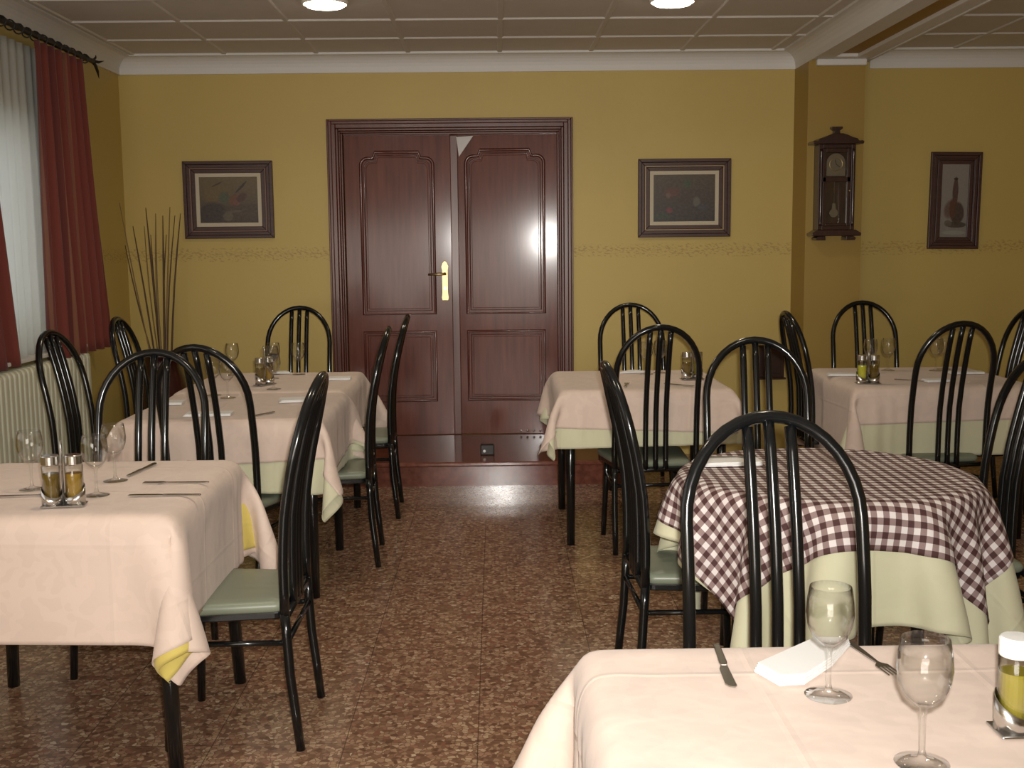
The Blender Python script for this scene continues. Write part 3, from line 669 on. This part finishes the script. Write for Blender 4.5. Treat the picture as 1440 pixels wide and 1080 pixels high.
# ---- draped cloth: a small position-based cloth solver
def drape(w, d, top, sx, sy, off=(0, 0), rot=0.0, seed=1, clear=.004, rnd=0.0, res=.026, steps=110, obstacles=(), iters=9, bendk=.10):
    rs = np.random.RandomState(seed)
    nx = int(sx/res)+1; ny = int(sy/res)+1; nx += nx % 2; ny += ny % 2
    gx, gy = np.meshgrid(np.linspace(-sx/2, sx/2, nx), np.linspace(-sy/2, sy/2, ny), indexing='ij')
    uv = np.stack([gx, gy], -1).copy()
    ca, sa = math.cos(rot), math.sin(rot)
    P = np.stack([gx*ca-gy*sa+off[0], gx*sa+gy*ca+off[1], np.full_like(gx, top+clear+.001)], -1)
    bx = rs.uniform(-1, 1, 12)
    P[..., 2] += .002*np.sin(gx*23+bx[0]*3)*np.cos(gy*19+bx[1]*3)
    V = np.zeros_like(P); dt = .02
    hx, hy = sx/(nx-1), sy/(ny-1); hd = math.hypot(hx, hy)
    S = slice
    sets = []
    def add(a, b, L, k): sets.append((a, b, L, k))
    for o_ in (0, 1):
        n_ = (nx-1-o_)//2; add((S(o_, o_+2*n_, 2), S(None)), (S(o_+1, o_+1+2*n_, 2), S(None)), hx, 1.0)
        n_ = (ny-1-o_)//2; add((S(None), S(o_, o_+2*n_, 2)), (S(None), S(o_+1, o_+1+2*n_, 2)), hy, 1.0)
        n_ = (nx-1-o_)//2
        add((S(o_, o_+2*n_, 2), S(0, ny-1)), (S(o_+1, o_+1+2*n_, 2), S(1, ny)), hd, .55)
        add((S(o_, o_+2*n_, 2), S(1, ny)), (S(o_+1, o_+1+2*n_, 2), S(0, ny-1)), hd, .55)
    bend = []
    for stp, kk in ((2, .35*bendk), (4, bendk)):
        for o_ in range(2*stp):
            ia = np.concatenate([np.arange(o_+q, nx-stp, 2*stp) for q in (0,)]) if o_ < nx-stp else np.array([], int)
            if len(ia): bend.append(('x', ia, stp, stp*hx, kk))
            ja = np.arange(o_, ny-stp, 2*stp)
            if len(ja): bend.append(('y', ja, stp, stp*hy, kk))
    if rnd:
        r_p = np.sqrt(P[..., 0]**2+P[..., 1]**2)+1e-9; kk_ = np.minimum(1, rnd/r_p)
        ANC = np.stack([P[..., 0]*kk_, P[..., 1]*kk_, np.full_like(r_p, top+clear)], -1)
    else:
        ANC = np.stack([np.clip(P[..., 0], -w/2, w/2), np.clip(P[..., 1], -d/2, d/2), np.full_like(P[..., 0], top+clear)], -1)
    LMX = np.sqrt(((P-ANC)[..., :2]**2).sum(-1))*1.012+.004
    for st in range(steps):
        V[..., 2] -= 9.8*dt; V *= .965
        V[..., :2] += rs.uniform(-.01, .01, P[..., :2].shape)*(1 if st < steps*.5 else 0)
        Q = P+V*dt
        for it in range(iters):
            for a, b, L, kk in sets:
                D_ = Q[b]-Q[a]; l = np.sqrt((D_**2).sum(-1, keepdims=True))+1e-9; c_ = D_*((l-L)/l*.5*kk); Q[a] += c_; Q[b] -= c_
            for ax, ia, stp, L, kk in (bend if it % 2 == 0 else ()):
                if ax == 'x': A_, B_ = Q[ia], Q[ia+stp]
                else: A_, B_ = Q[:, ia], Q[:, ia+stp]
                D_ = B_-A_; l = np.sqrt((D_**2).sum(-1, keepdims=True))+1e-9; c_ = D_*(np.minimum(l-L*.97, 0)/l*.5*kk)
                if ax == 'x': Q[ia] = A_+c_; Q[ia+stp] = B_-c_
                else: Q[:, ia] = A_+c_; Q[:, ia+stp] = B_-c_
            zt = top+clear; r0 = .006; RR_ = r0+clear
            dz = np.maximum(Q[..., 2]-(top-r0), 0)
            if rnd:
                rr = np.sqrt(Q[..., 0]**2+Q[..., 1]**2)+1e-9; dr = np.maximum(rr-(rnd-r0), 0)
                dist = np.sqrt(dr**2+dz**2)
                core = (dist < 1e-7); shell = (dist < RR_) & ~core
                up_ = core & (top-Q[..., 2] <= rnd-rr); Q[..., 2][up_] = zt
                sd = core & ~up_
                for a_ in (0, 1): Q[..., a_][sd] *= ((rnd+clear)/rr)[sd]
                g = (RR_/np.maximum(dist, 1e-7)); nr = np.where(dr > 0, (rnd-r0)+dr*g, rr)
                for a_ in (0, 1): Q[..., a_][shell] *= (nr/rr)[shell]
                Q[..., 2][shell] = np.where(dz > 0, (top-r0)+dz*g, Q[..., 2])[shell]
                inb = rr < rnd-.01
            else:
                ex = np.abs(Q[..., 0])-(w/2-r0); ey = np.abs(Q[..., 1])-(d/2-r0); dx = np.maximum(ex, 0); dy = np.maximum(ey, 0)
                dist = np.sqrt(dx**2+dy**2+dz**2)
                core = dist < 1e-7; shell = (dist < RR_) & ~core
                pt = top-Q[..., 2]; mn = np.minimum(-ex, -ey)
                up_ = core & (pt <= mn+.004); Q[..., 2][up_] = zt
                sd = core & ~up_; mx_ = sd & (ex >= ey); my_ = sd & ~mx_
                Q[..., 0][mx_] = np.sign(Q[..., 0][mx_])*(w/2+clear); Q[..., 1][my_] = np.sign(Q[..., 1][my_])*(d/2+clear)
                g = RR_/np.maximum(dist, 1e-7)
                Q[..., 0][shell] = np.where(dx > 0, np.sign(Q[..., 0])*((w/2-r0)+dx*g), Q[..., 0])[shell]
                Q[..., 1][shell] = np.where(dy > 0, np.sign(Q[..., 1])*((d/2-r0)+dy*g), Q[..., 1])[shell]
                Q[..., 2][shell] = np.where(dz > 0, (top-r0)+dz*g, Q[..., 2])[shell]
                inb = (ex < -.008) & (ey < -.008)
            on = (np.abs(Q[..., 2]-zt) < 1e-3) & inb
            Q[..., 0][on] = P[..., 0][on]; Q[..., 1][on] = P[..., 1][on]
            # the weave does not stretch: nothing hangs farther from the rim than its own length of cloth
            DV = Q-ANC; dl_ = np.sqrt((DV**2).sum(-1)); far_ = dl_ > LMX
            sc_ = np.where(far_, LMX/np.maximum(dl_, 1e-7), 1.0)[..., None]; Q = np.where(far_[..., None], ANC+DV*sc_, Q)
            for (x0, x1, y0, y1, z1) in obstacles:
                ins = (Q[..., 0] > x0) & (Q[..., 0] < x1) & (Q[..., 1] > y0) & (Q[..., 1] < y1) & (Q[..., 2] < z1) & (Q[..., 2] > z1-.12)
                Q[..., 2][ins] = z1
            np.maximum(Q[..., 2], .02, out=Q[..., 2])
        V = (Q-P)/dt; sp = np.sqrt((V**2).sum(-1, keepdims=True)); V *= np.minimum(1, 3.0/(sp+1e-9)); P = Q
    return P, uv
def resample(P, sim, size, off, rot, lift, res=.022):
    """a smaller cloth (size, shifted and turned in the plane of the weave) lying in the folds of the solved sheet, lifted along its normals"""
    nx, ny = P.shape[:2]; X_, Y_ = sim
    dx = np.gradient(P, axis=0); dy = np.gradient(P, axis=1); Nn = np.cross(dx, dy); Nn /= np.linalg.norm(Nn, axis=-1, keepdims=True)+1e-9
    for _ in range(2):
        Np = np.pad(Nn, ((1, 1), (1, 1), (0, 0)), 'edge'); Nn = (Np[1:-1, 1:-1]*2+Np[:-2, 1:-1]+Np[2:, 1:-1]+Np[1:-1, :-2]+Np[1:-1, 2:]); Nn /= np.linalg.norm(Nn, axis=-1, keepdims=True)+1e-9
    mx_, my_ = int(size[0]/res)+1, int(size[1]/res)+1
    gx, gy = np.meshgrid(np.linspace(-size[0]/2, size[0]/2, mx_), np.linspace(-size[1]/2, size[1]/2, my_), indexing='ij')
    c_, s_ = math.cos(rot), math.sin(rot); u_ = gx*c_-gy*s_+off[0]; v_ = gx*s_+gy*c_+off[1]
    a_ = np.clip((u_+X_/2)/X_*(nx-1), 0, nx-1.001); b_ = np.clip((v_+Y_/2)/Y_*(ny-1), 0, ny-1.001)
    i_ = a_.astype(int); j_ = b_.astype(int); fa = (a_-i_)[..., None]; fb = (b_-j_)[..., None]
    def samp(A): return A[i_, j_]*(1-fa)*(1-fb)+A[i_+1, j_]*fa*(1-fb)+A[i_, j_+1]*(1-fa)*fb+A[i_+1, j_+1]*fa*fb
    Q = samp(P)+samp(Nn)*lift
    return Q, np.stack([gx, gy], -1)
def cloth_object(name, P, uv, M, loc, label, cat='tablecloth', thick=.0015):
    nx, ny = P.shape[:2]; me = bpy.data.meshes.new(name); idx = np.arange(nx*ny).reshape(nx, ny)
    F = np.stack([idx[:-1, :-1], idx[1:, :-1], idx[1:, 1:], idx[:-1, 1:]], -1).reshape(-1, 4)
    me.from_pydata(P.reshape(-1, 3).tolist(), [], F.tolist()); me.materials.append(M)
    ul = me.uv_layers.new(name='UVMap'); U_ = uv.reshape(-1, 2)+5.0
    ul.data.foreach_set('uv', U_[F.reshape(-1)].astype(np.float32).reshape(-1))
    for p in me.polygons: p.use_smooth = True
    o = bpy.data.objects.new(name, me); COL.objects.link(o); o.location = loc
    s = o.modifiers.new('sub', 'SUBSURF'); s.levels = 1; s.render_levels = 1
    s = o.modifiers.new('thick', 'SOLIDIFY'); s.thickness = thick; s.offset = 0
    return tag(o, label, cat)
TH = .728
TABLES = {
 'A': (-1.225, 3.255, .77, .77), 'B1': (-1.105, 4.895, .80, .82), 'B2': (-1.125, 5.765, .80, .82),
 'C': (.695, 5.665, .80, .83), 'F': (2.095, 5.67, .84, .83), 'E': (.500, 1.485, .72, .76)}
def do_table(key, tl, under, over, seed, splay=.0):
    x, y, w, d = TABLES[key]; square_table(x, y, w, d, TH, tl, splay)
    sx = max(under[0]+2*abs(under[2][0]), over[0]+2*abs(over[2][0]))+.06; sy = max(under[1]+2*abs(under[2][1]), over[1]+2*abs(over[2][1]))+.06
    P, uv = drape(w, d, TH, sx, sy, (0, 0), 0.0, seed, .0105, bendk=.17 if key == 'E' else .10)
    ux, uy, off, rot, M, lb = under
    Q, uv = resample(P, (sx, sy), (ux, uy), off, math.radians(rot), -.0015); cloth_object('undercloth', Q, uv, M, (x, y, 0), lb, thick=.001)
    ox, oy, off, rot, M, lb = over
    Q, uv = resample(P, (sx, sy), (ox, oy), off, math.radians(rot), .0030); return cloth_object('tablecloth', Q, uv, M, (x, y, 0), lb, thick=.001)
do_table('A', 'black-legged square table under the pink cloth at the front left', (1.39, 1.37, (.006, -.010), 1.2, M_yellow, 'yellow undercloth peeking out below the cloth of the front left table'),
         (1.40, 1.42, (-.004, .004), -1.2, M_pink, 'pale pink tablecloth hanging over the front left table'), 3, splay=.03)
do_table('B1', 'square table under the nearer half of the left long table', (1.38, 1.38, (0, 0), -2, M_cream, 'cream undercloth below the nearer cloth of the left long table'),
         (1.24, 1.26, (.03, .05), 2.5, M_pink, 'pale pink tablecloth on the nearer half of the left long table'), 5)
do_table('B2', 'square table under the farther half of the left long table, close to the door', (1.30, 1.34, (0, .02), 2, M_cream, 'cream undercloth below the farther cloth of the left long table'),
         (1.26, 1.26, (.02, .03), -2, M_pink, 'pale pink tablecloth on the farther half of the left long table'), 8)
do_table('C', 'black-legged square table under pink cloth at the right of the door', (1.24, 1.34, (.025, 0), 1, M_cream, 'cream undercloth showing under the cloth of the right middle table'),
         (1.235, 1.20, (-.030, .005), -2.2, M_pink, 'pale pink tablecloth on the right middle table near the door'), 11)
do_table('F', 'square table under pink cloth at the far right, by the pilaster', (1.34, 1.46, (.04, 0), 0, M_cream, 'cream undercloth showing under the cloth of the far right table'),
         (1.46, 1.16, (-.085, .005), 1.5, M_pink, 'pale pink tablecloth on the far right table by the pilaster'), 14)
do_table('E', 'square table under pink cloth nearest the camera at the lower right', (1.0, 1.04, (0, 0), 1, M_yellow, 'yellow undercloth hidden beneath the nearest tablecloth'),
         (1.28, 1.32, (0, 0), 0, M_pink, 'pale pink tablecloth on the nearest table at the lower right'), 17)
DX, DY, DR = .965, 3.305, .425
round_table(DX, DY, DR, TH, 'round table under the checked cloth, behind the nearest chair')
P, uv = drape(0, 0, TH, 1.60, 1.60, (0, 0), 0.0, 21, .0105, rnd=DR, bendk=.45)
Q, uv = resample(P, (1.60, 1.60), (1.34, 1.46), (.06, 0), math.radians(5), -.0015); cloth_object('undercloth', Q, uv, M_cream, (DX, DY, 0), 'pale cream undercloth hanging below the checked cloth', thick=.001)
Q, uv = resample(P, (1.60, 1.60), (1.14, 1.09), (.0, .01), math.radians(-1.0), .0030); cloth_object('tablecloth', Q, uv, M_check, (DX, DY, 0), 'brown and white checked tablecloth on the round table', thick=.001)
ZT = TH+.0165

# ------------------------------------------------------------------ tableware
def glass_mesh():
    bm = NBM(); o = [(0, 0), (.034, 0), (.035, .0015), (.020, .004), (.006, .009), (.0038, .02), (.0036, .060), (.005, .074), (.014, .080), (.026, .092), (.033, .110), (.0355, .128), (.034, .148), (.0305, .168)]
    i_ = [(.0293, .168), (.0328, .148), (.0343, .128), (.0318, .1105), (.025, .094), (.013, .083), (0, .0805)]
    lathe(bm, o+i_, 28); me = bpy.data.meshes.new('wine_glass'); bmesh.ops.recalc_face_normals(bm, faces=bm.faces); bm.to_mesh(me); bm.free(); me.materials.append(M_glass)
    for p in me.polygons: p.use_smooth = True
    return me
GM = glass_mesh()
def glass(x, y, label, s=1.0):
    o = bpy.data.objects.new('wine_glass', GM); COL.objects.link(o); o.location = (x, y, ZT+.0005); o.scale = (s, s, s); tag(o, label, 'wine glass', 'stemmed wine glasses on the tables'); return o
def cruet(x, y, rz, label, oils, cap=M_steel, h=.135):
    t = empty('cruet_set', (x, y, ZT+.0005), math.radians(rz)); tag(t, label, 'cruet set', 'oil and vinegar cruet sets')
    bm = NBM(); box(bm, -.056, .056, -.028, .028, 0, .004)
    link('tray', bm, M_steel, t, bevel=.002)
    for s in (-1, 1):
        bm = NBM(); n = 20; pts = [(s*.029+.0265*math.cos(a), .0265*math.sin(a)) for a in [2*PI*i/n for i in range(n)]]
        A = [bm.verts.new((a, b, .004)) for a, b in pts]; B = [bm.verts.new((a, b, .041+.016*math.sin(math.atan2(b, (a-s*.029))*1.0+s*.6))) for a, b in pts]
        for i in range(n): bm.faces.new((A[i], A[(i+1) % n], B[(i+1) % n], B[i]))
        c_ = link('cup', bm, M_steel, t, smooth=True); sd = c_.modifiers.new('s', 'SOLIDIFY'); sd.thickness = .001
    bm = NBM(); tube(bm, [(0, -.006, .004), (0, -.006, h+.02), (0, -.004, h+.035), (0, 0, h+.041), (0, .004, h+.035), (0, .006, h+.02), (0, .006, .004)], .0018, 8); link('handle', bm, M_steel, t, smooth=True)
    for s, om in zip((-1, 1), oils):
        bm = NBM(); r_ = .0235; lathe(bm, [(0, .0), (r_, 0), (r_, .102), (r_-.004, .108), (r_-.0055, .108), (r_-.0015, .101), (r_-.0015, .003), (0, .003)], 24); b = link('bottle', bm, M_glass, t, smooth=True, loc=(s*.029, 0, .005))
        bm = NBM(); lathe(bm, [(0, .0035), (r_-.002, .0035), (r_-.002, .082), (0, .082)], 24); link('liquid', bm, om, b, smooth=False)
        bm = NBM(); lathe(bm, [(0, .104), (.0225, .104), (.0235, .107), (.0235, .128), (.021, .131), (0, .1315)], 24); link('cap', bm, cap, b, smooth=False, bevel=.001)
    return t
def knife(x, y, deg, label, z=0, L_=.205):
    t = empty('table_knife', (x, y, ZT+.001+z), math.radians(deg)); tag(t, label, 'knife', 'table knives')
    bm = NBM(); prism(bm, [(0, -.0045), (L_*.45, -.007), (L_*.52, -.005), (L_*.52, .005), (L_*.45, .007), (0, .0065)], 0, .004, 'z'); link('handle', bm, M_cutlery, t, bevel=.0015)
    bm = NBM(); prism(bm, [(L_*.52, -.006), (L_*.60, -.0095), (L_*.93, -.0095), (L_*.985, -.004), (L_, .004), (L_*.97, .0075), (L_*.52, .005)], .001, .0028, 'z'); link('blade', bm, M_cutlery, t)
def fork(x, y, deg, label, z=0, L_=.19):
    t = empty('table_fork', (x, y, ZT+.001+z), math.radians(deg)); tag(t, label, 'fork', 'table forks')
    bm = NBM(); prism(bm, [(0, -.004), (.01, -.0065), (L_*.3, -.0055), (L_*.62, -.003), (L_*.66, -.004), (L_*.66, .004), (L_*.62, .003), (L_*.3, .0055), (.01, .0065), (0, .004)], 0, .003, 'z'); link('handle', bm, M_cutlery, t, bevel=.001)
    bm = NBM(); prism(bm, [(L_*.66, -.004), (L_*.72, -.011), (L_*.78, -.0115), (L_*.78, .0115), (L_*.72, .011), (L_*.66, .004)], .0005, .0028, 'z')
    for q in (-.0098, -.0033, .0033, .0098): box(bm, L_*.775, L_, q-.0014, q+.0014, .001, .0026)
    link('tines', bm, M_cutlery, t)
def napkin(x, y, deg, label, w=.16, d=.09, h=.010, tri=False):
    bm = NBM(); n = 3
    if tri:
        for i in range(4): pl = [(-w/2+i*.003, -d/2), (w/2-i*.004, -d/2+i*.002), (w*.28, d/2-i*.004), (-w*.05+i*.004, d/2-i*.003)]; prism(bm, pl, i*h/4, (i+1)*h/4-.0006, 'z')
    else:
        for i in range(n): prism(bm, rounded(w-i*.004, d-i*.003, .006, 2, i*.002, 0), i*h/n, (i+1)*h/n-.0006, 'z')
    o = link('napkin', bm, M_napkin, loc=(x, y, ZT+.001)); o.rotation_euler = (0, 0, math.radians(deg)); tag(o, label, 'napkin', 'folded white napkins')
# table A
glass(-1.318, 3.195, 'left wine glass on the front left table, beside the radiator')
glass(-1.105, 3.105, 'wine glass right of the cruet set on the front left table, nearer of two')
glass(-1.118, 3.30, 'wine glass right of the cruet set on the front left table, farther of two')
cruet(-1.150, 2.985, 8, 'cruet set with brown and amber bottles on the front left table', (M_vinegar, M_amber))
knife(-.815, 3.085, 178, 'knife lying near the right edge of the front left table', L_=.20)
fork(-.835, 3.255, 178, 'fork lying behind the knife on the front left table')
knife(-1.10, 3.36, 84, 'dark knife pointing away at the far edge of the front left table')
fork(-1.395, 3.10, 5, 'fork at the left of the front left table')
# table E
knife(.362, 1.852, -93, 'knife at the left of the napkin on the nearest table', L_=.185)
bm = NBM()
for i in range(4):
    e = 1-.02*i; pl = [(-.095*e, -.030), (-.070*e, -.090*e), (-.030*e, -.085*e), (.035*e, -.010*e), (.092*e, .082*e), (.035*e, .088*e)]; prism(bm, pl, i*.004, i*.004+.0034, 'z')
tag(link('napkin', bm, M_napkin, loc=(.495, 1.763, ZT+.001)), 'white folded napkin between knife and fork on the nearest table', 'napkin', 'folded white napkins')
fork(.588, 1.855, -80, 'fork pointing to the camera on the nearest table', L_=.15)
glass(.489, 1.635, 'wine glass in front of the napkin on the nearest table', 1.0)
glass(.545, 1.408, 'nearest wine glass, cut off by the bottom edge of the picture', 1.0)
cruet(.735, 1.50, 0, 'cruet set with yellow oil and white caps at the right edge of the picture', (M_oil, M_oil), M_cap)
# table B
cruet(-1.142, 5.60, 60, 'small cruet set in the middle of the left long table', (M_vinegar, M_amber), h=.15)
glass(-1.063, 5.42, 'wine glass right of the cruet set on the left long table')
glass(-1.30, 5.22, 'wine glass seen through the chair back on the left long table')
glass(-1.212, 5.12, 'wine glass just inside the chair arch on the left long table')
glass(-1.40, 6.05, 'wine glass at the far left corner of the left long table')
glass(-1.185, 6.06, 'wine glass behind the cruet set on the left long table')
glass(-1.050, 6.04, 'wine glass in front of the far chair, right one of the left long table')
glass(-1.155, 5.86, 'wine glass straight behind the cruet set on the left long table')
napkin(-.885, 5.00, 12, 'white napkin on the nearer half of the left long table, right side', .15, .12)
napkin(-1.17, 4.60, 3, 'white napkin at the near end of the left long table', .19, .09)
napkin(-.815, 5.80, 5, 'white napkin at the far right corner of the left long table', .14, .10)
napkin(-1.165, 6.105, 10, 'white napkin before the far chair of the left long table', .13, .08, tri=True)
napkin(-1.43, 4.95, 5, 'white napkin at the left side of the left long table', .13, .10)
knife(-.985, 4.53, 62, 'short dark knife at the near end of the left long table', L_=.15)
# table C
glass(.770, 5.86, 'left wine glass on the right middle table')
glass(.850, 5.92, 'right wine glass on the right middle table, behind the chair slats')
cruet(.965, 5.62, 15, 'cruet set with green oil on the right middle table', (M_vinegar, M_oil), h=.15)
napkin(.700, 5.95, 12, 'white napkin at the far side of the right middle table', .15, .09, tri=True)
fork(.60, 5.33, 80, 'fork near the front edge of the right middle table, left side', L_=.17)
knife(.80, 5.44, -40, 'knife near the front edge of the right middle table, right side', L_=.18)
# table F
cruet(1.758, 5.37, 0, 'cruet set with bright yellow oil on the far right table', (M_lemon, M_vinegar), h=.12)
glass(1.925, 5.85, 'left wine glass behind the cruet set on the far right table')
glass(2.035, 5.90, 'middle wine glass on the far right table')
glass(2.270, 5.86, 'right wine glass on the far right table, seen in the chair arch')
glass(2.340, 5.93, 'rearmost wine glass on the far right table')
napkin(1.745, 5.70, -8, 'white napkin at the left end of the far right table', .17, .07)
napkin(2.37, 5.72, 0, 'white napkin at the back of the far right table', .17, .07)
napkin(2.10, 5.42, 4, 'white napkin at the front of the far right table', .12, .08)
knife(1.93, 5.50, -35, 'knife lying slanted beside the cruet set on the far right table', L_=.16)
# table D
napkin(.700, 3.44, 4, 'cream folded napkin on the checked round table, left side', .20, .09, .012)
fork(.63, 3.47, 3, 'fork lying on the cream napkin of the checked round table', .013, .17)
